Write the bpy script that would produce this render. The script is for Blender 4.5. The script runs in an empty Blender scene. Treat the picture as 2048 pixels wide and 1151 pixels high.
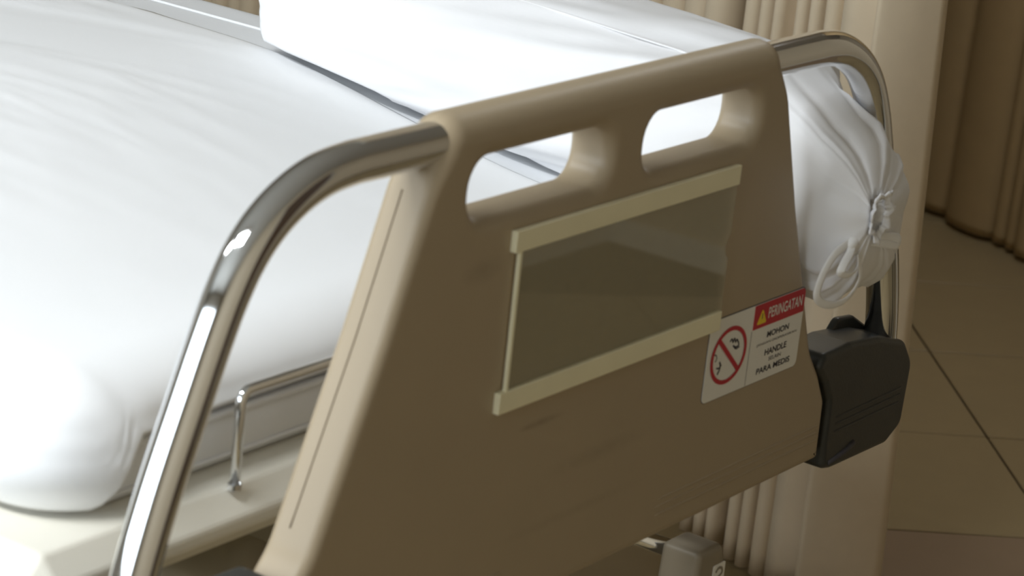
import bpy, bmesh, math, random
from mathutils import Vector, Matrix, noise
from mathutils.geometry import tessellate_polygon
from math import sin, cos, pi, sqrt

random.seed(7)
scene = bpy.context.scene
COL = scene.collection

# ------------------------------------------------------------------ camera
F_PX, YAW, PITCH, ROLL = 5480.7, 0.5956, 0.3081, 0.1062
CAM = Vector((-1.7995, -1.122, 1.6))
fwd = Vector((cos(PITCH) * cos(YAW), cos(PITCH) * sin(YAW), -sin(PITCH)))
r0 = fwd.cross(Vector((0, 0, 1))).normalized()
u0 = r0.cross(fwd)
rt = r0 * cos(ROLL) + u0 * sin(ROLL)
up = -r0 * sin(ROLL) + u0 * cos(ROLL)
cam_data = bpy.data.cameras.new('camera')
cam_data.sensor_width = 36.0
cam_data.sensor_fit = 'HORIZONTAL'
cam_data.lens = F_PX / 2048 * 36.0
cam_data.clip_start = 0.05
cam_data.clip_end = 60
cam_data.dof.use_dof = True
cam_data.dof.focus_distance = 3.0
cam_data.dof.aperture_fstop = 11.0
cam = bpy.data.objects.new('camera', cam_data)
COL.objects.link(cam)
M = Matrix((rt, up, -fwd)).transposed().to_4x4()
M.translation = CAM
cam.matrix_world = M
scene.camera = cam

# ------------------------------------------------------------------ world, lights, exposure
world = bpy.data.worlds.new('world')
scene.world = world
world.use_nodes = True
world.node_tree.nodes['Background'].inputs[0].default_value = (0.9, 0.95, 1.0, 1)
world.node_tree.nodes['Background'].inputs[1].default_value = 0.02

def area_light(name, loc, rot, sx, sy, energy, color):
    d = bpy.data.lights.new(name, 'AREA')
    d.shape = 'RECTANGLE'
    d.size, d.size_y = sx, sy
    d.energy = energy
    d.color = color
    o = bpy.data.objects.new(name, d)
    COL.objects.link(o)
    o.location = loc
    o.rotation_euler = rot
    return o

WIN_Y0, WIN_Y1, WIN_Z0, WIN_Z1 = -0.80, 2.90, 1.05, 2.30
WALL_L, WALL_R, WALL_B, WALL_F, CEIL = -3.0, 4.15, 4.0, -1.785, 2.62
area_light('window_light', (WALL_L + 0.03, (WIN_Y0 + WIN_Y1) / 2, (WIN_Z0 + WIN_Z1) / 2),
           (0, -pi / 2, 0), WIN_Z1 - WIN_Z0, WIN_Y1 - WIN_Y0, 46, (0.82, 0.92, 1.0))
LAMPS = [(-1.40, 0.62), (-1.40, 2.35), (2.45, 0.85)]  # the third lamp is added to brighten the tiles and the brown curtain
for (lx, ly), watts in zip(LAMPS, (36, 9, 8)):
    area_light('ceiling_lamp_light', (lx, ly, CEIL - 0.075), (0, 0, 0), 0.28, 1.14, watts, (0.92, 0.97, 1.0))

vs = scene.view_settings
scene.display_settings.display_device = 'sRGB'
vs.view_transform = 'Standard'
vs.look = 'None'
vs.gamma = 1.0
vs.use_curve_mapping = False
vs.exposure = 0.13
scene.cycles.max_bounces = 10
scene.cycles.diffuse_bounces = 5
scene.cycles.transparent_max_bounces = 12

# ------------------------------------------------------------------ materials
def mat(name, color, rough=0.5, metallic=0.0, noise_amt=0.0, noise_scale=30.0, bump=0.0, bump_scale=200.0,
        spec=0.5, sheen=0.0, coat=0.0):
    m = bpy.data.materials.new(name)
    m.use_nodes = True
    nt = m.node_tree
    b = nt.nodes['Principled BSDF']
    b.inputs['Base Color'].default_value = (*color, 1)
    b.inputs['Roughness'].default_value = rough
    b.inputs['Metallic'].default_value = metallic
    b.inputs['Specular IOR Level'].default_value = spec
    if sheen:
        b.inputs['Sheen Weight'].default_value = sheen
    if coat:
        b.inputs['Coat Weight'].default_value = coat
    tc = nt.nodes.new('ShaderNodeTexCoord')
    if noise_amt:
        n = nt.nodes.new('ShaderNodeTexNoise')
        n.inputs['Scale'].default_value = noise_scale
        n.inputs['Detail'].default_value = 5
        nt.links.new(tc.outputs['Object'], n.inputs['Vector'])
        mx = nt.nodes.new('ShaderNodeMix')
        mx.data_type = 'RGBA'
        mx.inputs[6].default_value = (*[c * (1 - noise_amt) for c in color], 1)
        mx.inputs[7].default_value = (*[min(1, c * (1 + noise_amt)) for c in color], 1)
        nt.links.new(n.outputs['Fac'], mx.inputs[0])
        nt.links.new(mx.outputs[2], b.inputs['Base Color'])
    if bump:
        n2 = nt.nodes.new('ShaderNodeTexNoise')
        n2.inputs['Scale'].default_value = bump_scale
        n2.inputs['Detail'].default_value = 3
        nt.links.new(tc.outputs['Object'], n2.inputs['Vector'])
        bp = nt.nodes.new('ShaderNodeBump')
        bp.inputs['Strength'].default_value = bump
        bp.inputs['Distance'].default_value = 0.001
        nt.links.new(n2.outputs['Fac'], bp.inputs['Height'])
        nt.links.new(bp.outputs['Normal'], b.inputs['Normal'])
    return m

MT = {}
MT['panel'] = mat('beige_plastic', (0.385, 0.308, 0.207), 0.38, noise_amt=0.05, noise_scale=9, bump=0.12, bump_scale=900)
MT['seam'] = mat('beige_plastic_seam', (0.29, 0.235, 0.16), 0.5, noise_amt=0.05)
MT['chrome'] = mat('chrome', (0.80, 0.81, 0.83), 0.06, 1.0, noise_amt=0.02, noise_scale=15)
MT['rubber'] = mat('dark_bumper_plastic', (0.030, 0.031, 0.028), 0.36, noise_amt=0.25, noise_scale=25, bump=0.15, bump_scale=500)
MT['cream_strip'] = mat('cream_strip_plastic', (0.84, 0.79, 0.56), 0.4, noise_amt=0.06, noise_scale=25)
MT['cream_paint'] = mat('cream_paint', (0.78, 0.75, 0.66), 0.33, noise_amt=0.03, noise_scale=8)
MT['frame_dark'] = mat('underframe_grey', (0.30, 0.28, 0.22), 0.5, noise_amt=0.1, noise_scale=12)
MT['sheet'] = mat('white_cotton', (0.85, 0.86, 0.875), 0.85, noise_amt=0.02, noise_scale=6, bump=0.1, bump_scale=1500, spec=0.2, sheen=0.15)
MT['lower_sheet'] = mat('white_lower_sheet', (0.80, 0.815, 0.835), 0.85, noise_amt=0.02, noise_scale=6, bump=0.1, bump_scale=1500, spec=0.2)
MT['pillow'] = mat('white_pillowcase', (0.82, 0.82, 0.835), 0.8, noise_amt=0.02, noise_scale=8, bump=0.1, bump_scale=1500, spec=0.25, sheen=0.15)
MT['ribbon'] = mat('white_tape', (0.90, 0.90, 0.90), 0.7, noise_amt=0.03, noise_scale=60, bump=0.3, bump_scale=1800)
MT['curtain'] = mat('beige_curtain', (0.74, 0.62, 0.455), 0.8, noise_amt=0.04, noise_scale=40, bump=0.2, bump_scale=900, spec=0.2)
MT['curtain_far'] = mat('brown_curtain', (0.42, 0.31, 0.165), 0.8, noise_amt=0.06, noise_scale=20, bump=0.2, bump_scale=900, spec=0.2)
MT['tile'] = mat('brown_tile', (0.30, 0.23, 0.125), 0.33, noise_amt=0.08, noise_scale=14)
MT['tile_red'] = mat('reddish_tile', (0.26, 0.185, 0.12), 0.35, noise_amt=0.08, noise_scale=14)
MT['grout'] = mat('dark_grout', (0.06, 0.046, 0.026), 0.8, noise_amt=0.2)
MT['wall'] = mat('olive_brown_wall', (0.58, 0.485, 0.345), 0.6, noise_amt=0.04, noise_scale=4)
MT['wall_white'] = mat('pale_wall', (0.40, 0.37, 0.31), 0.7, noise_amt=0.03, noise_scale=4)
MT['ceil'] = mat('ceiling_paint', (0.55, 0.54, 0.50), 0.8, noise_amt=0.02, noise_scale=5)
MT['white_label'] = mat('white_vinyl', (0.80, 0.79, 0.74), 0.4, noise_amt=0.02, noise_scale=30)
MT['red'] = mat('red_print', (0.48, 0.012, 0.028), 0.4, noise_amt=0.04, noise_scale=40)
MT['yellow'] = mat('yellow_print', (0.80, 0.58, 0.02), 0.4, noise_amt=0.04, noise_scale=40)
MT['ink'] = mat('black_print', (0.05, 0.048, 0.06), 0.5, noise_amt=0.1, noise_scale=40)
MT['grip'] = mat('grey_beige_grip', (0.26, 0.22, 0.16), 0.4, noise_amt=0.05, noise_scale=12)
MT['gear'] = mat('grey_gear_cover', (0.36, 0.33, 0.26), 0.45, noise_amt=0.05, noise_scale=12)

MT['door'] = mat('dark_brown_door', (0.10, 0.06, 0.035), 0.4, noise_amt=0.2, noise_scale=6)

def emit(name, color, strength):
    m = bpy.data.materials.new(name)
    m.use_nodes = True
    nt = m.node_tree
    nt.nodes.clear()
    o = nt.nodes.new('ShaderNodeOutputMaterial')
    e = nt.nodes.new('ShaderNodeEmission')
    e.inputs[0].default_value = (*color, 1)
    e.inputs[1].default_value = strength
    nt.links.new(e.outputs[0], o.inputs[0])
    return m
MT['pane'] = emit('daylit_pane', (0.93, 0.97, 1.0), 1.5)
MT['lamp'] = emit('lamp_diffuser', (1.0, 0.98, 0.97), 4.0)

def acrylic():
    m = bpy.data.materials.new('clear_acrylic')
    m.use_nodes = True
    nt = m.node_tree
    nt.nodes.clear()
    N = nt.nodes.new
    o = N('ShaderNodeOutputMaterial')
    t = N('ShaderNodeBsdfTransparent'); t.inputs[0].default_value = (0.95, 0.95, 0.92, 1)
    d = N('ShaderNodeBsdfDiffuse'); d.inputs[0].default_value = (0.62, 0.62, 0.5, 1)
    g = N('ShaderNodeBsdfGlossy'); g.inputs[0].default_value = (1, 1, 1, 1); g.inputs[1].default_value = 0.025
    lw = N('ShaderNodeLayerWeight'); lw.inputs[0].default_value = 0.5
    pw = N('ShaderNodeMath'); pw.operation = 'POWER'; pw.inputs[1].default_value = 5.0
    fr = N('ShaderNodeMath'); fr.operation = 'MULTIPLY_ADD'; fr.inputs[1].default_value = 0.9; fr.inputs[2].default_value = 0.05
    nt.links.new(lw.outputs['Facing'], pw.inputs[0]); nt.links.new(pw.outputs[0], fr.inputs[0])
    nz = N('ShaderNodeTexNoise'); nz.inputs['Scale'].default_value = 18
    mr = N('ShaderNodeMapRange'); mr.inputs[3].default_value = 0.10; mr.inputs[4].default_value = 0.17
    nt.links.new(nz.outputs['Fac'], mr.inputs[0])
    m1 = N('ShaderNodeMixShader'); m2 = N('ShaderNodeMixShader')
    nt.links.new(mr.outputs[0], m1.inputs[0])
    nt.links.new(t.outputs[0], m1.inputs[1]); nt.links.new(d.outputs[0], m1.inputs[2])
    nt.links.new(fr.outputs[0], m2.inputs[0])
    nt.links.new(m1.outputs[0], m2.inputs[1]); nt.links.new(g.outputs[0], m2.inputs[2])
    nt.links.new(m2.outputs[0], o.inputs[0])
    return m
MT['acrylic'] = acrylic()

def scuffed_panel(m):
    """dark rubbed smudges of their own shape on the footboard's face"""
    nt = m.node_tree
    b = nt.nodes['Principled BSDF']
    src = b.inputs['Base Color'].links[0].from_socket
    tc = nt.nodes.new('ShaderNodeTexCoord')
    last = src
    for (cx, cz, lx, lz, slope, amt) in ((-0.083, 0.8385, 0.034, 0.004, 0.0, 0.30), (-0.185, 0.985, 0.03, 0.012, 0.1, 0.14),
                                         (0.01, 0.79, 0.09, 0.010, 0.0, 0.10), (-0.02, 0.745, 0.12, 0.006, 0.0, 0.08)):
        mp = nt.nodes.new('ShaderNodeMapping')
        mp.vector_type = 'POINT'
        mp.inputs['Location'].default_value = (-cx / lx, 0, -cz / lz)
        mp.inputs['Scale'].default_value = (1 / lx, 0, 1 / lz)
        gd = nt.nodes.new('ShaderNodeTexGradient')
        gd.gradient_type = 'SPHERICAL'
        nt.links.new(tc.outputs['Object'], mp.inputs['Vector'])
        nt.links.new(mp.outputs[0], gd.inputs[0])
        n = nt.nodes.new('ShaderNodeTexNoise'); n.inputs['Scale'].default_value = 70
        nt.links.new(tc.outputs['Object'], n.inputs['Vector'])
        mu = nt.nodes.new('ShaderNodeMath'); mu.operation = 'MULTIPLY'
        nt.links.new(gd.outputs['Fac'], mu.inputs[0]); nt.links.new(n.outputs['Fac'], mu.inputs[1])
        m2 = nt.nodes.new('ShaderNodeMath'); m2.operation = 'MULTIPLY'; m2.inputs[1].default_value = amt * 3
        m2.use_clamp = True
        nt.links.new(mu.outputs[0], m2.inputs[0])
        mx = nt.nodes.new('ShaderNodeMix'); mx.data_type = 'RGBA'
        mx.inputs[7].default_value = (0.13, 0.10, 0.065, 1)
        nt.links.new(m2.outputs[0], mx.inputs[0]); nt.links.new(last, mx.inputs[6])
        last = mx.outputs[2]
    nt.links.new(last, b.inputs['Base Color'])
scuffed_panel(MT['panel'])

# ------------------------------------------------------------------ helpers
def link_mesh(name, me, material, parent=None, smooth=True, base=None):
    """one mesh object; vertices are given in world metres, a top-level one gets its origin at base"""
    o = bpy.data.objects.new(name, me)
    COL.objects.link(o)
    if material:
        me.materials.append(material)
    if smooth:
        for p in me.polygons:
            p.use_smooth = True
    if parent is not None:
        o.parent = parent
        if parent.parent is None:
            o.location = -Vector(parent.location)
    elif base is not None:
        me.transform(Matrix.Translation(-Vector(base)))
        o.location = base
    return o

def from_py(name, v, f, material, parent=None, smooth=True, base=None):
    me = bpy.data.meshes.new(name)
    me.from_pydata([tuple(p) for p in v], [], f)
    me.update()
    return link_mesh(name, me, material, parent, smooth, base)

def from_bm(name, bm, material, parent=None, smooth=True, base=None):
    me = bpy.data.meshes.new(name)
    bmesh.ops.recalc_face_normals(bm, faces=bm.faces)
    bm.to_mesh(me)
    bm.free()
    return link_mesh(name, me, material, parent, smooth, base)

def tag(o, label, cat, group=None):
    o['label'] = label
    o['category'] = cat
    if group:
        o['group'] = group
    return o

def struct(o):
    o['kind'] = 'structure'
    return o

def add_box(bm, c, s, bevel=0.0, seg=2, rot=None):
    r = bmesh.ops.create_cube(bm, size=1.0)
    vs_ = r['verts']
    bmesh.ops.scale(bm, vec=s, verts=vs_)
    if bevel:
        es = list({e for v in vs_ for e in v.link_edges})
        rb = bmesh.ops.bevel(bm, geom=es, offset=bevel, segments=seg, profile=0.5, affect='EDGES')
        vs_ = list({v for f in rb['faces'] for v in f.verts} | {v for v in vs_ if v.is_valid})
    if rot is not None:
        bmesh.ops.rotate(bm, cent=(0, 0, 0), matrix=rot, verts=vs_)
    bmesh.ops.translate(bm, vec=c, verts=vs_)

def box(name, c, s, material, parent=None, bevel=0.0, base=None, rot=None, seg=2):
    bm = bmesh.new()
    add_box(bm, c, s, bevel, seg, rot)
    o = from_bm(name, bm, material, parent, smooth=bool(bevel), base=base)
    if bevel:
        wn = o.modifiers.new('normals', 'WEIGHTED_NORMAL')
        wn.keep_sharp = True
    return o

def catmull(pts, n=8, closed=False):
    P = [Vector(p) for p in pts]
    out = []
    m = len(P)
    rng = range(m) if closed else range(m - 1)
    for i in rng:
        if closed:
            a, b, c, d = P[(i - 1) % m], P[i], P[(i + 1) % m], P[(i + 2) % m]
        else:
            a, b, c, d = P[max(i - 1, 0)], P[i], P[i + 1], P[min(i + 2, m - 1)]
        for k in range(n):
            t = k / n
            out.append(0.5 * ((2 * b) + (c - a) * t + (2 * a - 5 * b + 4 * c - d) * t * t + (3 * b - a - 3 * c + d) * t ** 3))
    if not closed:
        out.append(P[-1])
    return out

def tube(bm, path, radius, seg=20, caps=True, flat=None, ref=Vector((0, 1, 0)), closed=False):
    """sweep a round (or flat: radius x flat) section along a path"""
    P = [Vector(p) for p in path]
    rings = []
    n = len(P)
    nrm = None
    for i, p in enumerate(P):
        if closed:
            t = (P[(i + 1) % n] - P[(i - 1) % n]).normalized()
        else:
            t = (P[min(i + 1, n - 1)] - P[max(i - 1, 0)]).normalized()
        if nrm is None:
            nrm = ref - t * ref.dot(t)
            if nrm.length < 1e-4:
                nrm = Vector((1, 0, 0)) - t * t.x
            nrm.normalize()
        else:
            nrm = (nrm - t * nrm.dot(t)).normalized()
        b = t.cross(nrm)
        r1 = radius(i / (n - 1)) if callable(radius) else radius
        r2 = flat if flat else r1
        rings.append([bm.verts.new(p + nrm * (r2 * cos(2 * pi * k / seg)) + b * (r1 * sin(2 * pi * k / seg))) for k in range(seg)])
    for i in range(n if closed else n - 1):
        A, B = rings[i], rings[(i + 1) % n]
        for k in range(seg):
            bm.faces.new((A[k], A[(k + 1) % seg], B[(k + 1) % seg], B[k]))
    if caps and not closed:
        bm.faces.new(rings[0][::-1])
        bm.faces.new(rings[-1])

def tube_obj(name, path, radius, material, parent=None, seg=20, base=None, **kw):
    bm = bmesh.new()
    tube(bm, path, radius, seg, **kw)
    return from_bm(name, bm, material, parent, True, base)

def resample(poly, step):
    out = []
    n = len(poly)
    for i in range(n):
        a, b = Vector(poly[i]), Vector(poly[(i + 1) % n])
        k = max(1, int(round((b - a).length / step)))
        for j in range(k):
            q = a.lerp(b, j / k)
            if not out or (q - out[-1]).length > step * 0.3:
                out.append(q)
    while (out[0] - out[-1]).length < step * 0.3:
        out.pop()
    return out

def rounded_poly(pts, seg=8):
    """pts: (x, z, r) corners -> smooth closed outline"""
    out = []
    n = len(pts)
    for i in range(n):
        p = Vector(pts[i][:2]); r = pts[i][2]
        a = Vector(pts[i - 1][:2]); b = Vector(pts[(i + 1) % n][:2])
        d1 = (a - p).normalized(); d2 = (b - p).normalized()
        if r <= 0:
            out.append(p); continue
        ang = d1.angle(d2)
        L = min(r / math.tan(ang / 2), 0.49 * (a - p).length, 0.49 * (b - p).length)
        rr = L * math.tan(ang / 2)
        bis = (d1 + d2).normalized()
        c = p + bis * (rr / sin(ang / 2))
        s = p + d1 * L - c
        e = p + d2 * L - c
        a0 = math.atan2(s.y, s.x); a1 = math.atan2(e.y, e.x)
        da = (a1 - a0 + pi) % (2 * pi) - pi
        for k in range(seg + 1):
            t = a0 + da * k / seg
            out.append(c + Vector((cos(t), sin(t))) * rr)
    return out

def area2(P):
    return sum(P[i - 1].x * P[i].y - P[i].x * P[i - 1].y for i in range(len(P)))

def offset_normals(P):
    """outward normals of a counter-clockwise outline"""
    n = len(P)
    N = []
    for i in range(n):
        t = (P[(i + 1) % n] - P[i - 1])
        t.normalize()
        N.append(Vector((t.y, -t.x)))
    return N

def shell(name, outline, holes, y0, y1, rf, rb, material, parent=None, arc=6, hole_rf=0.012, hole_rb=0.008, base=None):
    """a moulded slab between y0 (front) and y1 (back): outline in x,z with edge radii rf(x,z), rb(x,z), rounded holes"""
    bm = bmesh.new()
    loopsF, loopsB = [], []
    def rings(P, sgn, rff, rbb):
        if (area2(P) < 0) != (sgn < 0):
            P = P[::-1]
        N = offset_normals(P)
        ring_list = []
        prof = []
        for k in range(arc + 1):
            prof.append(('f', k / arc * pi / 2))
        for k in range(arc + 1):
            prof.append(('b', (1 - k / arc) * pi / 2))
        for kind, a in prof:
            ring = []
            for p, nn in zip(P, N):
                r = (rff if kind == 'f' else rbb)(p.x, p.y)
                ins = r * (1 - sin(a))
                yy = (y0 + r * (1 - cos(a))) if kind == 'f' else (y1 - r * (1 - cos(a)))
                q = p - nn * ins
                ring.append(bm.verts.new((q.x, yy, q.y)))
            ring_list.append(ring)
        m = len(P)
        for A, B in zip(ring_list[:-1], ring_list[1:]):
            for i in range(m):
                j = (i + 1) % m
                bm.faces.new((A[i], A[j], B[j], B[i]))
        loopsF.append(ring_list[0]); loopsB.append(ring_list[-1])
    rings(outline, 1, rf, rb)
    for h in holes:
        rings(h, -1, lambda x, z: hole_rf, lambda x, z: hole_rb)
    for loops in (loopsF, loopsB):
        flat_v = [v for lp in loops for v in lp]
        for tri in tessellate_polygon([[Vector((v.co.x, v.co.z, 0)) for v in lp] for lp in loops]):
            try:
                bm.faces.new([flat_v[i] for i in tri])
            except ValueError:
                pass
    bmesh.ops.remove_doubles(bm, verts=bm.verts, dist=1e-6)
    o = from_bm(name, bm, material, parent, True, base)
    wn = o.modifiers.new('normals', 'WEIGHTED_NORMAL')
    wn.weight = 100
    return o

def text_mesh(name, body, x0, x1, zb, height, y, material, parent, bold=0.0):
    """flat lettering in the x,z plane, fitted to a width and a cap height"""
    cu = bpy.data.curves.new(name + '_curve', 'FONT')
    cu.body = body
    cu.size = 1.0
    cu.offset = bold
    cu.resolution_u = 3
    t = bpy.data.objects.new(name + '_text', cu)
    COL.objects.link(t)
    dg = bpy.context.evaluated_depsgraph_get()
    me = bpy.data.meshes.new_from_object(t.evaluated_get(dg))
    bpy.data.objects.remove(t)
    xs = [v.co.x for v in me.vertices]; ys = [v.co.y for v in me.vertices]
    ax, bx, ay, by = min(xs), max(xs), min(ys), max(ys)
    for v in me.vertices:
        v.co = Vector((x0 + (v.co.x - ax) / (bx - ax) * (x1 - x0), y, zb + (v.co.y - ay) / (by - ay) * height))
    me.materials.clear()
    return link_mesh(name, me, material, parent, smooth=False)

def empty(name, loc):
    o = bpy.data.objects.new(name, None)
    o.empty_display_size = 0.1
    COL.objects.link(o)
    o.location = loc
    return o

# ------------------------------------------------------------------ room shell
TH = -0.8626
ca, sa = cos(TH), sin(TH)
A2, B2 = Vector((ca, sa)), Vector((-sa, ca))
TS, O1, O2 = 0.4455, 3.1414, 1.0246
cx_, cy_ = (WALL_L + WALL_R) / 2, (WALL_F + WALL_B) / 2
floor = struct(box('floor', (cx_, cy_, -0.056), (WALL_R - WALL_L + 0.3, WALL_B - WALL_F + 0.3, 0.10), MT['grout']))
tile_me = {}
def tile_mesh(key):
    if key not in tile_me:
        bm = bmesh.new()
        g = 0.0022
        add_box(bm, (0, 0, -0.004), (TS - 2 * g, TS - 2 * g, 0.008), 0.0012, 1)
        me = bpy.data.meshes.new('tile')
        bm.to_mesh(me); bm.free()
        me.materials.append(MT[key])
        tile_me[key] = me
    return tile_me[key]
for i in range(-16, 18):
    for j in range(-18, 12):
        c = A2 * (O2 + (i + 0.5) * TS) + B2 * (O1 + (j + 0.5) * TS)
        if not (-1.2 < c.x < WALL_R - 0.22 and -1.55 < c.y < 3.4):
            continue
        key = 'tile_red' if (j == -4 and i >= -1) else 'tile'
        o = bpy.data.objects.new('tile', tile_mesh(key))
        COL.objects.link(o)
        o.location = (c.x, c.y, random.uniform(-0.0004, 0.0))
        o.rotation_euler = (0, 0, TH)
        o.parent = floor

struct(box('ceiling', (cx_, cy_, CEIL + 0.05), (WALL_R - WALL_L + 0.3, WALL_B - WALL_F + 0.3, 0.10), MT['ceil']))
H2 = CEIL / 2
struct(box('wall_right', (WALL_R + 0.05, cy_, H2), (0.1, WALL_B - WALL_F, CEIL), MT['wall']))
struct(box('wall_back', (cx_, WALL_B + 0.05, H2), (WALL_R - WALL_L, 0.1, CEIL), MT['wall_white']))
struct(box('wall_front', (cx_, WALL_F - 0.05, H2), (WALL_R - WALL_L, 0.1, CEIL), MT['wall']))
struct(box('wall_corner', (3.475, -1.17, H2), (1.34, 1.22, CEIL), MT['wall']))
bm = bmesh.new()
wl = WALL_L - 0.05
add_box(bm, (wl, cy_, WIN_Z0 / 2), (0.1, WALL_B - WALL_F, WIN_Z0))
add_box(bm, (wl, cy_, (WIN_Z1 + CEIL) / 2), (0.1, WALL_B - WALL_F, CEIL - WIN_Z1))
add_box(bm, (wl, (WALL_F + WIN_Y0) / 2, (WIN_Z0 + WIN_Z1) / 2), (0.1, WIN_Y0 - WALL_F, WIN_Z1 - WIN_Z0))
add_box(bm, (wl, (WALL_B + WIN_Y1) / 2, (WIN_Z0 + WIN_Z1) / 2), (0.1, WALL_B - WIN_Y1, WIN_Z1 - WIN_Z0))
struct(from_bm('wall_left', bm, MT['wall_white'], smooth=False))
bm = bmesh.new()
ym = (WIN_Y0 + WIN_Y1) / 2; zm = (WIN_Z0 + WIN_Z1) / 2
for yy in (WIN_Y0, ym, WIN_Y1):
    add_box(bm, (wl, yy, zm), (0.06, 0.05, WIN_Z1 - WIN_Z0))
for zz in (WIN_Z0, WIN_Z1):
    add_box(bm, (wl, ym, zz), (0.06, WIN_Y1 - WIN_Y0, 0.05))
win = struct(from_bm('window_1', bm, MT['cream_paint'], smooth=False))
for s in (0, 1):
    y0 = WIN_Y0 + s * (ym - WIN_Y0)
    box('pane', (wl - 0.02, y0 + (ym - WIN_Y0) / 2, zm), (0.008, ym - WIN_Y0 - 0.04, WIN_Z1 - WIN_Z0 - 0.04), MT['pane'], win)
struct(box('baseboard_front', (-0.105, WALL_F + 0.008, 0.026), (5.78, 0.016, 0.052), MT['cream_paint']))
struct(box('baseboard_corner', (2.797, -1.165, 0.026), (0.016, 1.21, 0.052), MT['cream_paint']))

door = struct(box('added_dark_door', (0.62, WALL_F + 0.02, 1.03), (0.92, 0.04, 2.06), MT['door'], None, 0.003))  # door added out of view to give the chrome dark reflections
for sx in (-0.5, 0.5):
    box('door_frame', (0.62 + sx, WALL_F + 0.025, 1.05), (0.07, 0.05, 2.10), MT['wall_white'], door)
tube_obj('door_handle', [(1.00, WALL_F + 0.04, 1.0), (1.00, WALL_F + 0.075, 1.0), (0.985, WALL_F + 0.085, 1.0), (0.88, WALL_F + 0.085, 1.0)], 0.009, MT['chrome'], door, seg=12)

for n, (lx, ly) in enumerate(LAMPS):
    e = empty('ceiling_lamp', (lx, ly, CEIL))
    tag(e, ('long ceiling lamp on the window side near the foot of the bed', 'long ceiling lamp on the window side near the head of the bed', 'added long ceiling lamp brightening the tiles between the two curtains')[n], 'ceiling lamp')
    box('housing', (lx, ly, CEIL - 0.03), (0.34, 1.24, 0.06), MT['cream_paint'], e, 0.004)
    box('diffuser', (lx, ly, CEIL - 0.064), (0.29, 1.16, 0.012), MT['lamp'], e, 0.003)

# ------------------------------------------------------------------ curtains
def curtain(name, plan, z0, z1, hem, material, label, cat='curtain', tilt=None, group=None, hem_n=None):
    """plan: (x, y) polyline of the folded cloth; rows up to z1; the hem band is a part of its own"""
    base = (plan[len(plan) // 2][0], plan[len(plan) // 2][1], z0)
    P = [Vector(p) for p in plan]
    n = len(P)
    def sheet(zs, push, nm, parent=None, n=n):
        bm = bmesh.new()
        rows = []
        for z in zs:
            row = []
            for i, p in enumerate(P):
                w = 0.0025 * noise.noise(Vector((p.x * 9, p.y * 9, z * 1.3)))
                t = (P[min(i + 1, n - 1)] - P[max(i - 1, 0)]).normalized()
                nn = Vector((-t.y, t.x))
                q = p + nn * (w + push)
                if tilt:
                    q = q + tilt(i / (n - 1), z, i)
                row.append(bm.verts.new((q.x, q.y, z)))
            rows.append(row)
        for a, b in zip(rows[:-1], rows[1:]):
            for i in range(n - 1):
                bm.faces.new((a[i], a[i + 1], b[i + 1], b[i]))
        me = bpy.data.meshes.new(nm)
        bm.to_mesh(me); bm.free()
        o = link_mesh(nm, me, material, parent, True, base if parent is None else None)
        if parent is not None:
            o.location = -Vector(base)
        so = o.modifiers.new('cloth', 'SOLIDIFY')
        so.thickness = 0.0012
        so.offset = 0
        return o
    zs = [z0 + (z1 - z0) * (k / 22) for k in range(23)]
    body = sheet([z0 + 0.001, hem * 0.5, hem - 0.004] + [z for z in zs if z > hem + 0.02], 0.0, name)
    tag(body, label, cat, group)
    sheet([z0, z0 + 0.5 * (hem - z0), hem - 0.002, hem + 0.0015], 0.0016, 'hem', body, hem_n or n)
    return body

def fold_plan(A, d, nrm, folds, step=9, deep=0.0):
    """folds: (s0, s1, bulge, setback) along A + s*d, bulging towards nrm"""
    pts = []
    for s0, s1, bulge, back in folds:
        for k in range(step + 1):
            a = k / step * pi
            s = (s0 + s1) / 2 - cos(a) * (s1 - s0) / 2
            q = A + d * s + nrm * (bulge * sin(a) ** 0.8 - back)
            pts.append((q.x, q.y))
        if deep:
            q = A + d * (s1 + 0.001) - nrm * (back + deep)
            pts += [(q.x, q.y), (q.x + d.x * 0.0012, q.y + d.y * 0.0012)]
    return pts

# the curtain drawn together beside the bed
CA = Vector((1.585, 0.80)); CD = Vector((-0.3656, -0.9308)); CN = Vector((-0.9308, 0.3656))
folds = []
s = -2.9
while s < -0.06:
    w = random.uniform(0.035, 0.06)
    if s + w > -0.03:
        w = -0.022 - s
    folds.append((s, s + w, random.uniform(0.018, 0.03), random.uniform(0, 0.012)))
    s += w + 0.004
folds += [(-0.020, 0.003, 0.014, 0.004), (0.013, 0.032, 0.013, 0.004), (0.043, 0.060, 0.012, 0.004), (0.075, 0.088, 0.006, 0.020),
          (0.094, 0.112, 0.012, 0.002), (0.124, 0.142, 0.012, 0.002), (0.155, 0.178, 0.013, 0.004)]
plan = fold_plan(CA, CD, CN, folds, deep=0.060)
E1 = CA + CD * 0.262
ED = Vector((0.82, -0.57)).normalized(); EN = Vector((-ED.y, ED.x))
E2 = E1 + ED * 0.131
plan += [tuple(CA + CD * (0.190 + 0.085 * k / 5) + CN * (0.002 - 0.068 * k / 5 + 0.004 * sin(k * pi / 5))) for k in range(6)]
EV = Vector((0.83, 0.56))
plan += [tuple(E1 + EV * 0.060 + ED * 0.016), tuple(E1 + EN * 0.016 + ED * 0.004), tuple(E1 + EN * 0.008 - ED * 0.0015), tuple(E1 + EN * 0.002 - ED * 0.0010), tuple(E1 + ED * 0.003)]
NE = 8
plan += [tuple(E1.lerp(E2, k / NE) - EN * (0.006 * sin(pi * k / NE))) for k in range(1, NE + 1)]
nplan = len(plan)
def tilt_bed(t, z, i):
    k = i - (nplan - NE - 1)
    if k <= 0:
        return Vector((0, 0))
    return ED * (-0.032 * (z - 0.15) / 0.8 * min(1, z / 1.5 + 0.6) * k / NE)
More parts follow.
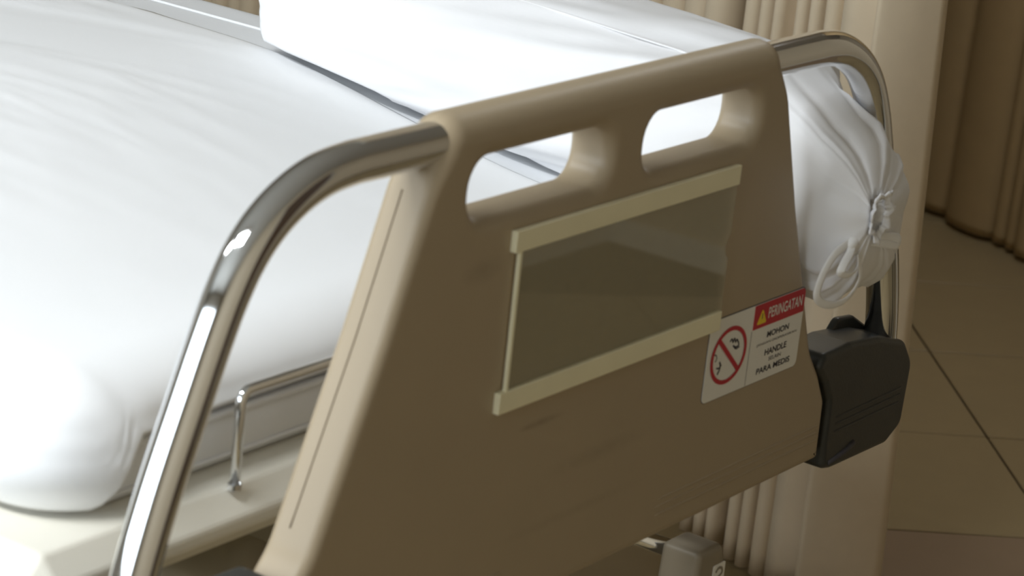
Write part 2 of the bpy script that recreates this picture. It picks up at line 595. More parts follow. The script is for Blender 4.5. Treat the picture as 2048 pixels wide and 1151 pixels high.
curtain('bedside_curtain', plan, 0.008, 2.50, 0.088, MT['curtain'],
        'beige bedside curtain gathered in narrow folds with a flat cream end panel beside the bed', tilt=tilt_bed, hem_n=nplan - NE - 6)

# the darker curtain across the room
FA = Vector((3.65, 1.5)); FD = (Vector((3.38, 1.0)) - FA).normalized(); FN = Vector((FD.y, -FD.x))
if FN.dot(Vector((-1, -0.5))) < 0:
    FN = -FN
folds = []
s = -1.5
while s < -0.02:
    w = random.uniform(0.10, 0.15)
    if s + w > -0.08:
        w = -0.005 - s
    folds.append((s, s + w, 0.035, 0.0)); s += w + 0.004
folds += [(0.0, 0.135, 0.035, 0.004), (0.140, 0.305, 0.045, 0.0), (0.312, 0.350, 0.022, 0.0), (0.358, 0.392, 0.024, 0.004), (0.398, 0.46, 0.03, 0.0)]
s = 0.465
while s < 1.3:
    w = random.uniform(0.05, 0.12)
    folds.append((s, s + w, 0.03, 0.0)); s += w + 0.004
curtain('brown_curtain', fold_plan(FA, FD, FN, folds), 0.012, 2.50, 0.06, MT['curtain_far'],
        'dark brown curtain hanging in wide folds across the room with its hem near the tiles')

def track(name, a, b, label):
    a, b = Vector(a), Vector(b)
    d = (b - a)
    ang = math.atan2(d.y, d.x)
    c = (a + b) / 2
    o = box(name, (0, 0, 0), (d.length, 0.03, 0.09), MT['cream_paint'], None, 0.003)
    o.location = (c.x, c.y, CEIL - 0.046)
    o.rotation_euler = (0, 0, ang)
    tag(o, label, 'curtain track')
p0 = CA + CD * -2.9; p1 = E1
track('curtain_track', (p0.x, p0.y), (p1.x, p1.y), 'ceiling track holding the beige bedside curtain')
p0 = FA + FD * -1.5; p1 = FA + FD * 1.3
track('curtain_track', (p0.x, p0.y), (p1.x, p1.y), 'ceiling track holding the dark brown curtain')

# ------------------------------------------------------------------ hospital bed
bed = empty('hospital_bed', (0.0, 1.0, 0.0))
tag(bed, 'hospital bed with beige plastic footboard, chrome tube rail and cream frame', 'bed')

def xe(z):
    return 0.264 + 0.43 * (1.03 - z)
# footboard outline, right half from the bottom centre up
right = [(0.4065, 0.680, 0.006), (0.4045, 0.742, 0.02), (0.386, 0.772, 0.015), (xe(0.80), 0.800, 0.06), (xe(0.95), 0.95, 0),
         (0.2375, 1.1100, 0.0235)]
pts = [(x, z, r) for x, z, r in right] + [(-x, z, r) for x, z, r in reversed(right)]
outline = resample(rounded_poly(pts, 6), 0.007)
def topw(z):
    t = min(1, max(0, (z - 1.055) / 0.044)); return t * t * (3 - 2 * t)
rf = lambda x, z: 0.0095 + 0.0123 * topw(z)
rb = lambda x, z: 0.006 + 0.0158 * topw(z)
def slot(x0, x1):
    return resample(rounded_poly([(x0, 1.0245, 0.022), (x1, 1.0245, 0.022), (x1, 1.0735, 0.022), (x0, 1.0735, 0.022)], 7), 0.006)
SLOTS = [slot(-0.2075, -0.022), slot(0.029, 0.207)]
Y0F, Y1F = 0.0, 0.044
board = shell('footboard', outline, SLOTS, Y0F, Y1F, rf, rb, MT['panel'], bed, hole_rf=0.012, hole_rb=0.008)
# parting line of the two mouldings along both sides
for sgn in (-1, 1):
    path = [(sgn * ((xe(z) if z < 0.95 else 0.2984 - 0.0609 * (z - 0.95) / 0.16) + 0.0002), 0.0275, z) for z in [1.055 - 0.012 * k for k in range(21)]]
    tube_obj('parting_seam', path, 0.0008, MT['seam'], board, seg=6)
# moulded ribs near the lower edge, both halves mirrored on the outer thirds
for sgn in (-1, 1):
    for zz, xa, xb in ((0.7185, 0.112, 0.4035), (0.7115, 0.106, 0.4035), (0.7035, 0.108, 0.404)):
        path = [(sgn * (xa + (xb - xa) * k / 24), (0.0016 if k == 0 else 0.0004) if k < 24 else 0.004, zz) for k in range(25)]
        tube_obj('rib', path, 0.0013, MT['panel'], board, seg=6)

# chrome tube
half = [(0.0, 1.088), (0.15, 1.088), (0.30, 1.088), (0.335, 1.0875), (0.366, 1.0835), (0.394, 1.0735), (0.4185, 1.0585), (0.4385, 1.0385),
        (0.4545, 1.0135), (0.468, 0.985), (0.4835, 0.948), (0.508, 0.888), (0.5275, 0.831), (0.5385, 0.788), (0.543, 0.752), (0.5435, 0.70)]
path = [(-x, 0.021, z) for x, z in reversed(half[1:])] + [(x, 0.021, z) for x, z in half]
tube_obj('chrome_rail', catmull(path, 6), 0.0163, MT['chrome'], bed, seg=36)

# corner bumpers
bp = [(0.379, 0.778, 0.006), (0.398, 0.759, 0.012), (0.4115, 0.738, 0.012), (0.4125, 0.695, 0.01), (0.4165, 0.667, 0.008), (0.434, 0.6635, 0.01),
      (0.545, 0.6615, 0.012), (0.574, 0.676, 0.014), (0.578, 0.742, 0.022), (0.556, 0.768, 0.016), (0.50, 0.784, 0.03), (0.44, 0.791, 0.03), (0.388, 0.790, 0.012)]
fl = [(0.442, 0.762, 0.003), (0.562, 0.742, 0.003), (0.558, 0.768, 0.010), (0.512, 0.793, 0.010), (0.480, 0.797, 0.010)]
for sgn in (1, -1):
    b_ = shell('corner_bumper', resample(rounded_poly([(sgn * x, z, r) for x, z, r in bp], 6), 0.006), [], -0.001, 0.046,
               lambda x, z: 0.006, lambda x, z: 0.005, MT['rubber'], bed)
    if sgn > 0:
      shell('flange', resample(rounded_poly([(sgn * x, z, r) for x, z, r in fl], 6), 0.005), [], 0.0375, 0.0455,
          lambda x, z: 0.003, lambda x, z: 0.003, MT['rubber'], b_)
    for zz in (0.7185, 0.7115, 0.7035):
        tube_obj('rib', [(sgn * (0.414 + 0.160 * k / 10), -0.0010 + (0.006 if k in (0, 10) else 0), zz) for k in range(11)], 0.0010, MT['rubber'], b_, seg=6)
    tube_obj('tube_socket', [(sgn * 0.5412, 0.021, 0.764), (sgn * 0.5422, 0.021, 0.757), (sgn * 0.5435, 0.021, 0.745)], 0.0195, MT['rubber'], b_, seg=24)
    tube_obj('drain_slot', [(sgn * 0.425, 0.0006, 0.672), (sgn * 0.455, -0.0008, 0.6765), (sgn * 0.472, -0.0010, 0.682)], 0.0032, MT['ink'], b_, seg=8)

# document holder on the footboard
HX0, HX1, HZ0, HZ1 = -0.1445, 0.1755, 0.866, 1.008
nz = [(HX1, 0.9455 - 0.0085), ]
sheet_pts = [(HX0, HZ0), (HX1 - 0.001, HZ0), (HX1 - 0.001, 0.9285)]
for k in range(9):
    a = -pi / 2 - pi * k / 8
    sheet_pts.append((HX1 - 0.001 + 0.006 * cos(a), 0.939 + 0.0105 * sin(a)))
sheet_pts += [(HX1 - 0.001, 0.9495), (HX1 - 0.001, HZ1), (HX0, HZ1)]
bm = bmesh.new()
fr_ = [bm.verts.new((x, -0.0042, z)) for x, z in sheet_pts]
bk_ = [bm.verts.new((x, -0.0024, z)) for x, z in sheet_pts]
bm.faces.new(fr_); bm.faces.new(bk_[::-1])
for i in range(len(fr_)):
    j = (i + 1) % len(fr_)
    bm.faces.new((fr_[i], fr_[j], bk_[j], bk_[i]))
holder = from_bm('document_holder', bm, MT['acrylic'], bed, smooth=False)
holder['label'] = 'clear acrylic sheet with two cream strips'
box('holder_strip', (0.0115, -0.003, 1.0028), (0.328, 0.0060, 0.0175), MT['cream_strip'], holder, 0.0009)
box('holder_strip', (0.0105, -0.003, 0.8714), (0.327, 0.0060, 0.0178), MT['cream_strip'], holder, 0.0009)
box('edge_highlight', (HX0 + 0.0017, -0.0031, 0.937), (0.0036, 0.0036, 0.116), MT['cream_strip'], holder, 0.0006)  # cream strip painting the bright gleam of the polished acrylic edge

# warning label
SX0, SX1, SZ0, SZ1 = 0.1672, 0.3315, 0.7935, 0.8695
def plate(name, pts, y0, y1, material, parent):
    P = rounded_poly(pts, 5)
    if area2(P) < 0:
        P = P[::-1]
    bm = bmesh.new()
    A = [bm.verts.new((p.x, y0, p.y)) for p in P]; B = [bm.verts.new((p.x, y1, p.y)) for p in P]
    bm.faces.new(A); bm.faces.new(B[::-1])
    for i in range(len(A)):
        j = (i + 1) % len(A)
        bm.faces.new((A[i], A[j], B[j], B[i]))
    return from_bm(name, bm, material, parent, smooth=False)
def rect(x0, x1, z0, z1, r):
    return [(x0, z0, r), (x1, z0, r), (x1, z1, r), (x0, z1, r)]
sticker = plate('warning_label', rect(SX0, SX1, SZ0, SZ1, 0.006), -0.0007, 0.0001, MT['white_label'], bed)
sticker['label'] = 'white and red printed warning label'
plate('label_shadow_edge', rect(SX0 - 0.0007, SX1 + 0.0007, SZ0 - 0.0006, SZ1 + 0.0009, 0.0065), -0.0003, 0.0002, MT['ink'], sticker)  # dark plate painting the thin shadow outline round the label
plate('header', [(0.2415, 0.8462, 0), (0.3312, 0.8462, 0), (0.3312, 0.8692, 0.0055), (0.2415, 0.8692, 0)], -0.0009, -0.0006, MT['red'], sticker)
plate('warning_triangle', [(0.2470, 0.8500, 0.0012), (0.2640, 0.8500, 0.0012), (0.2556, 0.8640, 0.0012)], -0.0011, -0.0008, MT['yellow'], sticker)
box('exclamation_mark', (0.2555, -0.00112, 0.8572), (0.0012, 0.0002, 0.0052), MT['ink'], sticker)
box('divider_line', (0.2404, -0.0008, 0.8198), (0.0004, 0.0002, 0.0516), MT['ink'], sticker)
YL = -0.00105
text_mesh('lettering', 'PERINGATAN', 0.2665, 0.3265, 0.8528, 0.0105, -0.00112, MT['white_label'], sticker, 0.012)
text_mesh('lettering', 'MOHON', 0.2690, 0.3075, 0.8340, 0.0058, YL, MT['ink'], sticker, 0.02)
text_mesh('lettering', 'JANGAN DIOPERASIKAN', 0.2520, 0.3232, 0.8276, 0.0029, YL, MT['ink'], sticker, 0.0)
text_mesh('lettering', 'HANDLE', 0.2690, 0.3075, 0.8166, 0.0060, YL, MT['ink'], sticker, 0.02)
text_mesh('lettering', 'SELAIN', 0.2775, 0.2992, 0.8100, 0.0036, YL, MT['ink'], sticker, 0.0)
text_mesh('lettering', 'PARA MEDIS', 0.2580, 0.3172, 0.8005, 0.0058, YL, MT['ink'], sticker, 0.02)
# prohibition sign: ring, bar and the hand-and-crank pictogram
RCX, RCZ = 0.2037, 0.8317
bm = bmesh.new()
nn_ = 64
ro = [bm.verts.new((RCX + 0.0302 * cos(2 * pi * k / nn_), YL - 0.0001, RCZ + 0.0268 * sin(2 * pi * k / nn_))) for k in range(nn_)]
ri = [bm.verts.new((RCX + 0.0258 * cos(2 * pi * k / nn_), YL - 0.0001, RCZ + 0.0228 * sin(2 * pi * k / nn_))) for k in range(nn_)]
for k in range(nn_):
    j = (k + 1) % nn_
    bm.faces.new((ro[k], ro[j], ri[j], ri[k]))
from_bm('prohibition_ring', bm, MT['red'], sticker, smooth=False)
a_, b_2 = Vector((0.1845, 0.8490)), Vector((0.2232, 0.8142))
dv = (b_2 - a_).normalized(); nv = Vector((-dv.y, dv.x)) * 0.0023
plate('prohibition_bar', [(*(a_ + nv), 0), (*(a_ - nv), 0), (*(b_2 - nv), 0), (*(b_2 + nv), 0)], YL - 0.0003, YL - 0.0001, MT['red'], sticker)
def stroke(name, pts, w):
    bm = bmesh.new()
    P = catmull([Vector((x, z, 0)) for x, z in pts], 4)
    L, R_ = [], []
    for i, p in enumerate(P):
        t = (P[min(i + 1, len(P) - 1)] - P[max(i - 1, 0)]).normalized()
        nn2 = Vector((-t.y, t.x, 0)) * w
        L.append(bm.verts.new((p.x + nn2.x, YL + 0.0001, p.y + nn2.y))); R_.append(bm.verts.new((p.x - nn2.x, YL + 0.0001, p.y - nn2.y)))
    for i in range(len(P) - 1):
        bm.faces.new((L[i], L[i + 1], R_[i + 1], R_[i]))
    return from_bm(name, bm, MT['ink'], sticker, smooth=False)
stroke('hand_symbol', [(0.2035, 0.8440), (0.2062, 0.8462), (0.2090, 0.8425), (0.2105, 0.8460), (0.2135, 0.8418), (0.2150, 0.8440), (0.2185, 0.8405), (0.2192, 0.8375), (0.2140, 0.8368), (0.2095, 0.8395)], 0.0009)
stroke('arm_symbol', [(0.2120, 0.8370), (0.2160, 0.8350), (0.2215, 0.8360)], 0.0006)
stroke('crank_symbol', [(0.1895, 0.8285), (0.1915, 0.8245), (0.1905, 0.8200), (0.1880, 0.8170)], 0.0011)
stroke('crank_symbol', [(0.1850, 0.8235), (0.1895, 0.8225), (0.1935, 0.8250)], 0.0008)
stroke('arrow_symbol', [(0.1790, 0.8370), (0.1822, 0.8360), (0.1838, 0.8325), (0.1815, 0.8300)], 0.0006)

# bed platform and its rails
PZ = 0.7965
bm = bmesh.new()
add_box(bm, (0, 1.11, PZ - 0.0245), (1.030, 1.98, 0.049), 0.019, 1)
plat = from_bm('platform', bm, MT['cream_paint'], bed, False)
bv = plat.modifiers.new('edges', 'BEVEL'); bv.width = 0.003; bv.segments = 2; bv.limit_method = 'ANGLE'; bv.angle_limit = 0.3
# mattress retainer: a bent chrome rod standing on the platform
RY = 0.1335
rr = [(-0.2955, RY, PZ - 0.002), (-0.2955, RY, 0.865)]
for k in range(1, 7):
    a = pi - k / 6 * pi / 2
    rr.append((-0.2855 + 0.010 * cos(a), RY, 0.865 + 0.010 * sin(a)))
rr = rr + [(-x, y, z) for x, y, z in reversed(rr)]
ret = tube_obj('mattress_retainer', rr, 0.0043, MT['chrome'], bed, seg=16)
for sgn in (-1, 1):
    fe = tube_obj('retainer_ferrule', [(sgn * 0.2955, RY, PZ - 0.001), (sgn * 0.2955, RY, PZ + 0.0035)], 0.0056, MT['chrome'], ret, seg=24)
    for p in fe.data.polygons: p.use_smooth = False
# brackets that carry the footboard
for sgn in (-1, 1):
    box('footboard_bracket', (sgn * 0.20, 0.088, 0.725), (0.05, 0.096, 0.03), MT['frame_dark'], bed, 0.003)
# underframe
for sgn in (-1, 1):
    box('side_beam', (sgn * 0.36, 1.10, 0.715), (0.05, 1.86, 0.066), MT['frame_dark'], bed, 0.004)
    for yy in (0.62, 1.72):
        lg = box('leg', (sgn * 0.36, yy, 0.345), (0.05, 0.05, 0.675), MT['frame_dark'], bed, 0.004)
        box('foot_cap', (sgn * 0.36, yy, 0.016), (0.058, 0.058, 0.03), MT['rubber'], lg, 0.004)
for yy in (0.30, 0.62, 1.72):
    box('cross_beam', (0, yy, 0.705), (0.68, 0.045, 0.045), MT['frame_dark'], bed, 0.003)
gb = tube_obj('gear_cover', [(-0.165, 0.22, 0.652), (-0.165, 0.30, 0.652)], 0.034, MT['gear'], bed, seg=24)
box('gear_bracket', (-0.165, 0.29, 0.69), (0.04, 0.03, 0.03), MT['frame_dark'], bed, 0.002)
box('under_bed_light_block', (0.0, 1.10, 0.37), (0.40, 1.46, 0.60), MT['frame_dark'], bed, 0.01)  # added box that keeps window light off the curtain folds under the bed
# crank: chrome shaft running out under the footboard to a folding plastic grip
box('crank_bracket', (0.248, 0.62, 0.648), (0.04, 0.03, 0.08), MT['frame_dark'], bed, 0.002)
shaft = tube_obj('crank_shaft', [(0.248, 0.62, 0.614), (0.248, 0.052, 0.614)], 0.0085, MT['chrome'], bed, seg=20)
grip_o = [(0.2285, 0.628, 0.006), (0.2250, 0.595, 0.006), (0.2275, 0.505, 0.012), (0.2770, 0.505, 0.012), (0.2800, 0.595, 0.008), (0.2710, 0.628, 0.010)]
grip = shell('crank_grip', resample(rounded_poly(grip_o, 6), 0.005), [], 0.014, 0.056, lambda x, z: 0.007, lambda x, z: 0.005, MT['grip'], bed)
plate('grip_label', rect(0.2545, 0.2755, 0.581, 0.609, 0.002), 0.0134, 0.0146, MT['white_label'], grip)
bm = bmesh.new()
P = catmull([(0.2590, 0.0130, 0.6015), (0.2630, 0.0130, 0.6050), (0.2690, 0.0130, 0.6035), (0.2700, 0.0130, 0.5985), (0.2640, 0.0130, 0.5955), (0.2605, 0.0130, 0.5915),
             (0.2625, 0.0130, 0.5865), (0.2690, 0.0130, 0.5860), (0.2715, 0.0130, 0.5895)], 5)
tube(bm, P, 0.0013, 8, flat=0.0005)
from_bm('grip_mark', bm, MT['grip'], grip)

# ------------------------------------------------------------------ mattress
def smooth01(t):
    t = min(1, max(0, t)); return t * t * (3 - 2 * t)
MB = PZ + 0.0006        # underside
MTOP, PIPE_Z = 0.952, 0.846
def mt(y):
    """height of the mattress top: low at the foot, rising towards the head"""
    return 0.893 + (MTOP - 0.893) * smooth01((y - 0.20) / 0.50)
def pz(y):
    return PIPE_Z + (mt(y) - 0.893) * 0.8
MXL, MXR, MY0, MY1 = -0.452, 0.474, 0.166, 2.06
RL, RR, RFT, RHD = 0.060, 0.045, 0.060, 0.060    # rounding of the near side, far side, foot and head
KX0, KX1, KY0, KY1 = MXL + RL, MXR - RR, MY0 + RFT, MY1 - RHD    # flat core of the top
MORIG = Vector((0, 1.1, MB))

def rim(xs, ys):
    """(core point, direction) round the mattress: foot edge, far side, head, near side, with quarter turns at the corners"""
    out = []
    def turn(cx, cy, a0):
        for k in range(1, 12):
            a = a0 + k / 12 * pi / 2
            out.append((Vector((cx, cy)), cos(a), sin(a)))
    for x in xs: out.append((Vector((x, KY0)), 0, -1))
    turn(KX1, KY0, -pi / 2)
    for y in ys: out.append((Vector((KX1, y)), 1, 0))
    turn(KX1, KY1, 0)
    for x in reversed(xs): out.append((Vector((x, KY1)), 0, 1))
    turn(KX0, KY1, pi / 2)
    for y in reversed(ys): out.append((Vector((KX0, y)), -1, 0))
    turn(KX0, KY0, pi)
    return out

def rim_point(c, dx, dy, u, lift=0.0):
    rx = RR if dx > 0 else RL
    ry = RHD if dy > 0 else RFT
    if u <= 1:
        k = 0.006 * sin(pi * u) - 0.008 * (1 - u) ** 3 + lift
        y = c.y + dy * (ry + k)
        return Vector((c.x + dx * (rx + k), y, MB + (pz(y) - MB) * u))
    a = (u - 1) * pi / 2
    k = 0.004 * sin(2 * a) + lift * cos(a)
    y = c.y + dy * (ry * cos(a) + k)
    return Vector((c.x + dx * (rx * cos(a) + k), y, pz(y) + (mt(y) - pz(y)) * sin(a) ** 0.9 + lift * sin(a)))

NXM, NYM = 28, 44
RIM = rim([KX0 + (KX1 - KX0) * k / NXM for k in range(NXM + 1)], [KY0 + (KY1 - KY0) * k / NYM for k in range(NYM + 1)])
m = len(RIM)
us = [0, 0.06, 0.2, 0.4, 0.6, 0.8, 0.95, 1.0, 1.06, 1.15, 1.28, 1.42, 1.56, 1.7, 1.84, 1.94, 2.0]
bm = bmesh.new()
rings = []
for u in us:
    row = []
    for c, dx, dy in RIM:
        q = rim_point(c, dx, dy, u)
        if 0.1 < u < 2:
            q += Vector((noise.noise(q * 7 + Vector((5, 0, 0))), noise.noise(q * 7), 0.3 * noise.noise(q * 9))) * 0.0010
        row.append(bm.verts.new(q))
    rings.append(row)
for a, b in zip(rings[:-1], rings[1:]):
    for i in range(m):
        j = (i + 1) % m
        bm.faces.new((a[i], a[j], b[j], b[i]))
bm.faces.new(rings[0][::-1])
bmesh.ops.remove_doubles(bm, verts=bm.verts, dist=1e-5)
top = [[bm.verts.new((KX0 + (KX1 - KX0) * i / NXM, KY0 + (KY1 - KY0) * j / NYM, mt(KY0 + (KY1 - KY0) * j / NYM))) for i in range(NXM + 1)] for j in range(NYM + 1)]
for j in range(NYM):
    for i in range(NXM):
        bm.faces.new((top[j][i], top[j][i + 1], top[j + 1][i + 1], top[j + 1][i]))
bmesh.ops.remove_doubles(bm, verts=bm.verts, dist=1e-5)
mattress = from_bm('mattress', bm, MT['lower_sheet'], None, True, base=MORIG)
tag(mattress, 'white hospital mattress with a piped edge lying on the cream bed platform', 'mattress')
def pipe(u, rad, out, keep=None):
    sel = [(c, dx, dy) for c, dx, dy in RIM if keep is None or keep(c, dx, dy)]
    pth = [rim_point(c, dx, dy, u, out) for c, dx, dy in sel]
    bm = bmesh.new(); tube(bm, pth, rad, 8, closed=keep is None, ref=Vector((0, 0, 1)))
    o = from_bm('piping', bm, MT['lower_sheet'], mattress)
    o.location = -MORIG
pipe(1.0, 0.0036, 0.0042)
pipe(0.22, 0.0016, 0.0012)
far = lambda c, dx, dy: dx == 1
pipe(1.45, 0.0018, 0.0004, far)
tube_obj('piping', [(0.385 + 0.01 * k / 50, 0.62 + k * 0.026, mt(0.62 + k * 0.026) + 0.0006) for k in range(52)], 0.0016, MT['lower_sheet'], mattress, seg=8).location = -MORIG

# ------------------------------------------------------------------ sheet over the mattress; its edge lies along the far side
SHX, LIFT = 0.326, 0.0050
NX, NY = 90, 190
YB = KY1
def edge_x(y):
    return SHX + 0.004 * noise.noise(Vector((y * 3, 0, 0))) - 0.014 * smooth01((0.80 - y) / 0.5)
def wrinkle(x, y):
    w = 0.0045 * noise.noise(Vector((x * 6 + 1.5 * y, y * 1.3, 1.3))) * smooth01((y - 0.35) / 0.5)
    w += 0.0026 * (1 - abs(noise.noise(Vector((x * 13 + 2.0 * y, y * 1.8, 4.1))))) ** 5 * smooth01((y - 0.45) / 0.4) * smooth01((0.25 - x) / 0.4)
    w += 0.0016 * (1 - abs(noise.noise(Vector((x * 24 + 5 * y, y * 3.5, 9.1))))) ** 6 * smooth01((y - 0.3) / 0.4)
    w += 0.0005 * noise.noise(Vector((x * 30, y * 14, 7)))
    return max(w, -0.0005)
fx_ = [k / NX for k in range(NX + 1)]
ys_ = [KY0 + (YB - KY0) * k / NY for k in range(NY + 1)]
bm = bmesh.new()
g2 = []
for y in ys_:
    row = []
    for fx in fx_:
        x = KX0 + (edge_x(y) - KX0) * fx
        e = smooth01(min(1, (x - KX0) / 0.08)) * smooth01(min(1, (y - KY0) / 0.10))
        z = mt(y) + LIFT + wrinkle(x, y) * e
        if fx > 0.985:
            z -= 0.0030 * (fx - 0.985) / 0.015
        row.append(bm.verts.new((x, y, z)))
    g2.append(row)
for a, b in zip(g2[:-1], g2[1:]):
    for k in range(NX):
        bm.faces.new((a[k], a[k + 1], b[k + 1], b[k]))
# shoulder: near side from the head down, round the near foot corner, along the foot
band = [(Vector((KX0, y)), -1, 0) for y in reversed(ys_)]
band += [(Vector((KX0, KY0)), cos(pi + k / 14 * pi / 2), sin(pi + k / 14 * pi / 2)) for k in range(1, 14)]
band += [(Vector((KX0 + (edge_x(KY0) - KX0) * fx, KY0)), 0, -1) for fx in fx_]
NB = 30
foot0 = len(ys_) + 13
def u_end(i):
    """the sheet is tucked above the piping along the foot and hangs over it at the corner and the near side"""
    return 0.10 + 1.00 * smooth01((i - foot0 + 4.0) / 5.0)
prev = None
for r_ in range(NB + 1):
    row = []
    for i, (c, dx, dy) in enumerate(band):
        u = 2.0 - (2.0 - u_end(i)) * (r_ / NB) ** 1.1
        low = smooth01((1.25 - u) / 0.3)
        q = rim_point(c, dx, dy, u, LIFT + 0.0070 * low)
        if r_ > 0:
            k = sin(pi * min(1, max(0, (2 - u) / 1.6)))
            corner = max(0, -dx) * max(0, -dy) * 2
            edge = math.exp(-((i - foot0 - 1.0) / 3.5) ** 2)
            q += Vector((dx, dy, 0)) * (0.006 * corner * k + 0.006 * edge * smooth01((1.7 - u) / 0.6))
            q += Vector((dx, dy, 0.2)) * (0.0035 * k * (0.6 + noise.noise(Vector((q.x * 10, q.y * 10, q.z * 16)))))
        row.append(bm.verts.new(q))
    if prev:
        for k in range(len(band) - 1):
            bm.faces.new((prev[k], prev[k + 1], row[k + 1], row[k]))
    prev = row
bmesh.ops.remove_doubles(bm, verts=bm.verts, dist=1e-5)
sheet = from_bm('bed_sheet', bm, MT['sheet'], None, True, base=(0, 1.0, MTOP))
so = sheet.modifiers.new('cloth', 'SOLIDIFY'); so.thickness = 0.0015; so.offset = -1
tag(sheet, 'smooth white bed sheet stretched over the mattress beside the long pillow', 'sheet')

# ------------------------------------------------------------------ long pillow with a drawstring end poking out beside the footboard
stations = [  # y, cx, cz, rx, rz
    (0.655, 0.402, 1.016, 0.020, 0.020), (0.654, 0.402, 1.016, 0.080, 0.052), (0.649, 0.402, 1.016, 0.099, 0.060), (0.638, 0.402, 1.016, 0.109, 0.065), (0.605, 0.404, 1.014, 0.117, 0.069),
    (0.550, 0.409, 1.009, 0.122, 0.072), (0.470, 0.417, 1.001, 0.124, 0.077), (0.400, 0.424, 0.994, 0.122, 0.080), (0.320, 0.429, 0.986, 0.119, 0.083),
    (0.230, 0.424, 0.979, 0.106, 0.084), (0.180, 0.413, 0.975, 0.094, 0.087), (0.135, 0.411, 0.967, 0.093, 0.092), (0.090, 0.409, 0.961, 0.089, 0.101), (0.070, 0.408, 0.958, 0.085, 0.105),
    (0.052, 0.404, 0.953, 0.076, 0.105), (0.036, 0.402, 0.949, 0.070, 0.103), (0.021, 0.398, 0.944, 0.066, 0.098), (0.005, 0.396, 0.940, 0.066, 0.092),
    (-0.008, 0.396, 0.934, 0.064, 0.084), (-0.020, 0.397, 0.935, 0.066, 0.074), (-0.030, 0.393, 0.937, 0.057, 0.060), (-0.038, 0.382, 0.940, 0.040, 0.042),
    (-0.043, 0.370, 0.942, 0.022, 0.024), (-0.0445, 0.365, 0.943, 0.013, 0.017), (-0.036, 0.365, 0.943, 0.011, 0.015), (-0.015, 0.372, 0.943, 0.009, 0.012)]
def interp(y):
    S = stations
    for a, b in zip(S[:-1], S[1:]):
        if a[0] >= y >= b[0] and a[0] > b[0]:
            t = (a[0] - y) / (a[0] - b[0])
            return [p + (q - p) * t for p, q in zip(a, b)]
    return S[-1]
slist = []
for a, b in zip(stations[:-1], stations[1:]):
    k = max(1, int(abs(a[0] - b[0]) / 0.007), int(abs(a[3] - b[3]) / 0.006))
    slist += [[p + (q - p) * i / k for p, q in zip(a, b)] for i in range(k)]
slist.append(list(stations[-1]))
SEG = 128
def rail_x(z):
    """middle of the chrome rail's upright at height z"""
    pts = [p for p in half if p[0] >= 0.366]
    for (x0, z0), (x1, z1) in zip(pts[:-1], pts[1:]):
        if z0 >= z >= z1:
            return x0 + (x1 - x0) * (z0 - z) / (z0 - z1)
    return 0.366 if z > pts[0][1] else 0.543
bm = bmesh.new()
prev = None
for y, cx, cz, rx, rz in slist:
    g = smooth01((0.14 - y) / 0.16)          # gathering towards the drawstring
    far_end = smooth01((y - 0.60) / 0.1)
    row = []
    for k in range(SEG):
        a = 2 * pi * k / SEG
        ex = 0.86 - 0.12 * far_end - 0.24 * smooth01((0.12 - y) / 0.06)
        box_ = smooth01((y - 0.18) / 0.1) * (1 if sin(a) < 0 else 0)
        ccx = math.copysign(abs(cos(a)) ** (ex * (1 - 0.55 * box_)), cos(a)); ssx = math.copysign(abs(sin(a)) ** ex, sin(a))
        ph = a + 1.6 * (y + 0.04)
        pleat = (0.62 * sin(6 * ph + 2.5 * noise.noise(Vector((cos(a) * 2, sin(a) * 2, 3)))) + 0.38 * sin(13 * ph + 5 * noise.noise(Vector((cos(a) * 3, sin(a) * 3, 8)))))
        w = 1 + 0.10 * g * (0.35 + 0.65 * smooth01((0.02 - y) / 0.04)) * pleat * min(1, rx / 0.03)
        soft = 0.006 * noise.noise(Vector((a * 2.2 - 5 * y, y * 5, 2.0))) + 0.0035 * noise.noise(Vector((a * 5 - 9 * y, y * 9, 6.0)))
        pin = 1.0
        x = cx + ccx * (rx * (1 + (w - 1) * pin) + soft * (1 - 0.6 * g))
        z = cz + ssx * (rz * (1 + (w - 1) * (0.6 + 0.4 * pin)) + soft * (1 - 0.6 * g))
        # scalloped underside edge on the mattress, where the case lifts off the sheet
        if y > 0.19 and sin(a) < 0:
            low = mt(y) + 0.0068 + 0.010 * smooth01((noise.noise(Vector((y * 10.0, 0.4, 0))) - 0.02) / 0.35) * smooth01((-cos(a) - 0.2) / 0.5)
            z = max(z, low + 0.001 * sin(a) + 0.0)
        y2 = y + 0.32 * max(0.0, z - 0.945) * smooth01((0.09 - y) / 0.06)
        wt = smooth01((0.033 - abs(y2 - 0.021)) / 0.012)
        x -= wt * max(0.0, x - (rail_x(z) - 0.0195))
        row.append(bm.verts.new((x, y2, z)))
    if prev:
        for k in range(SEG):
            j = (k + 1) % SEG
            bm.faces.new((prev[k], prev[j], row[j], row[k]))
    else:
        bm.faces.new(row)
    prev = row
PB = Vector((0.43, 0.4, 0.955))
pillow = from_bm('long_pillow', bm, MT['pillow'], None, True, base=PB)
tag(pillow, 'long white pillow with a drawstring end squeezed out between footboard and chrome tube', 'pillow')
def pchild(o):
    o.location = -PB
    return o
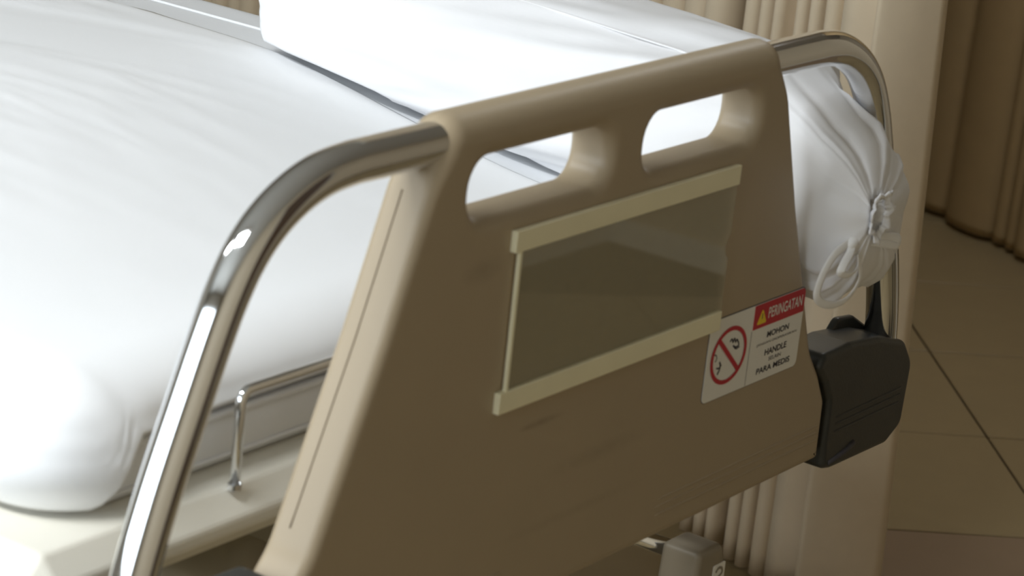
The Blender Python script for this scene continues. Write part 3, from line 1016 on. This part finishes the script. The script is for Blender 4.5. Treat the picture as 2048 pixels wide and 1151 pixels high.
# short ruffle of cloth standing out beyond the drawstring
bm = bmesh.new()
prev = None
NC = Vector((0.365, -0.0445, 0.943))
for t in range(7):
    u = t / 6
    row = []
    for k in range(96):
        a = 2 * pi * k / 96
        pl = 1 + (0.08 + 0.06 * u) * sin(7 * a + 1.5 * sin(2 * a)) + 0.05 * sin(16 * a)
        r = (0.0125 + 0.0065 * u) * pl
        row.append(bm.verts.new((NC.x + r * cos(a) + 0.003 * u * max(0, cos(a)), NC.y - 0.005 * sin(u * pi * 0.7) - 0.0015 * u * sin(7 * a), NC.z + 1.25 * r * sin(a))))
    if prev:
        for k in range(96):
            j = (k + 1) % 96
            bm.faces.new((prev[k], prev[j], row[j], row[k]))
    prev = row
ruf = pchild(from_bm('ruffle', bm, MT['pillow'], pillow))
so = ruf.modifiers.new('cloth', 'SOLIDIFY'); so.thickness = 0.0012
# stitched seam along the shoulder of the case
pth = []
for k in range(28):
    y = 0.66 - 0.52 * k / 27
    _, cx, cz, rx, rz = interp(y)
    a = pi * 0.70
    pth.append((cx + rx * cos(a) * 1.0 , y, cz + rz * abs(sin(a)) ** 0.86 + 0.001))
pchild(tube_obj('seam', pth, 0.0011, MT['pillow'], pillow, seg=6))
# drawstring tape tied in a bow
SH = Vector((0.052, 0.0255, -0.0160))
KN = Vector((0.291, -0.060, 0.9351)) + SH
bigl = [(0.2879, -0.060, 0.9367), (0.2651, -0.058, 0.928), (0.2518, -0.056, 0.9122), (0.2459, -0.055, 0.8949), (0.253, -0.055, 0.8851), (0.273, -0.056, 0.8773),
        (0.2956, -0.058, 0.8773), (0.3094, -0.060, 0.8867), (0.3129, -0.062, 0.9002), (0.304, -0.062, 0.9183), (0.2938, -0.061, 0.9318)]
small = [(0.2884, -0.062, 0.9347), (0.2815, -0.064, 0.9272), (0.2679, -0.066, 0.9183), (0.2661, -0.066, 0.9117), (0.2825, -0.067, 0.9075), (0.2948, -0.066, 0.9121), (0.2960, -0.064, 0.9239)]
tail = [(0.291, -0.062, 0.9351), (0.3102, -0.066, 0.9381), (0.3295, -0.068, 0.9355), (0.3601, -0.070, 0.929), (0.3615, -0.070, 0.9215), (0.3364, -0.069, 0.9276), (0.3079, -0.066, 0.9337)]
for pts in (bigl, small, tail):
    P = catmull([Vector(p) + SH for p in pts], 6)
    pchild(tube_obj('drawstring', P, 0.0042, MT['ribbon'], pillow, seg=10, flat=0.0011, ref=Vector((-0.7, -0.7, 0))))
bm = bmesh.new()
bmesh.ops.create_uvsphere(bm, u_segments=20, v_segments=12, radius=1.0)
for v in bm.verts:
    n_ = 1 + 0.12 * noise.noise(v.co * 2)
    v.co = KN + Vector((v.co.x * 0.0095 * n_, v.co.y * 0.006, v.co.z * 0.0075 * n_ + v.co.x * 0.002))
pchild(from_bm('drawstring_knot', bm, MT['ribbon'], pillow))
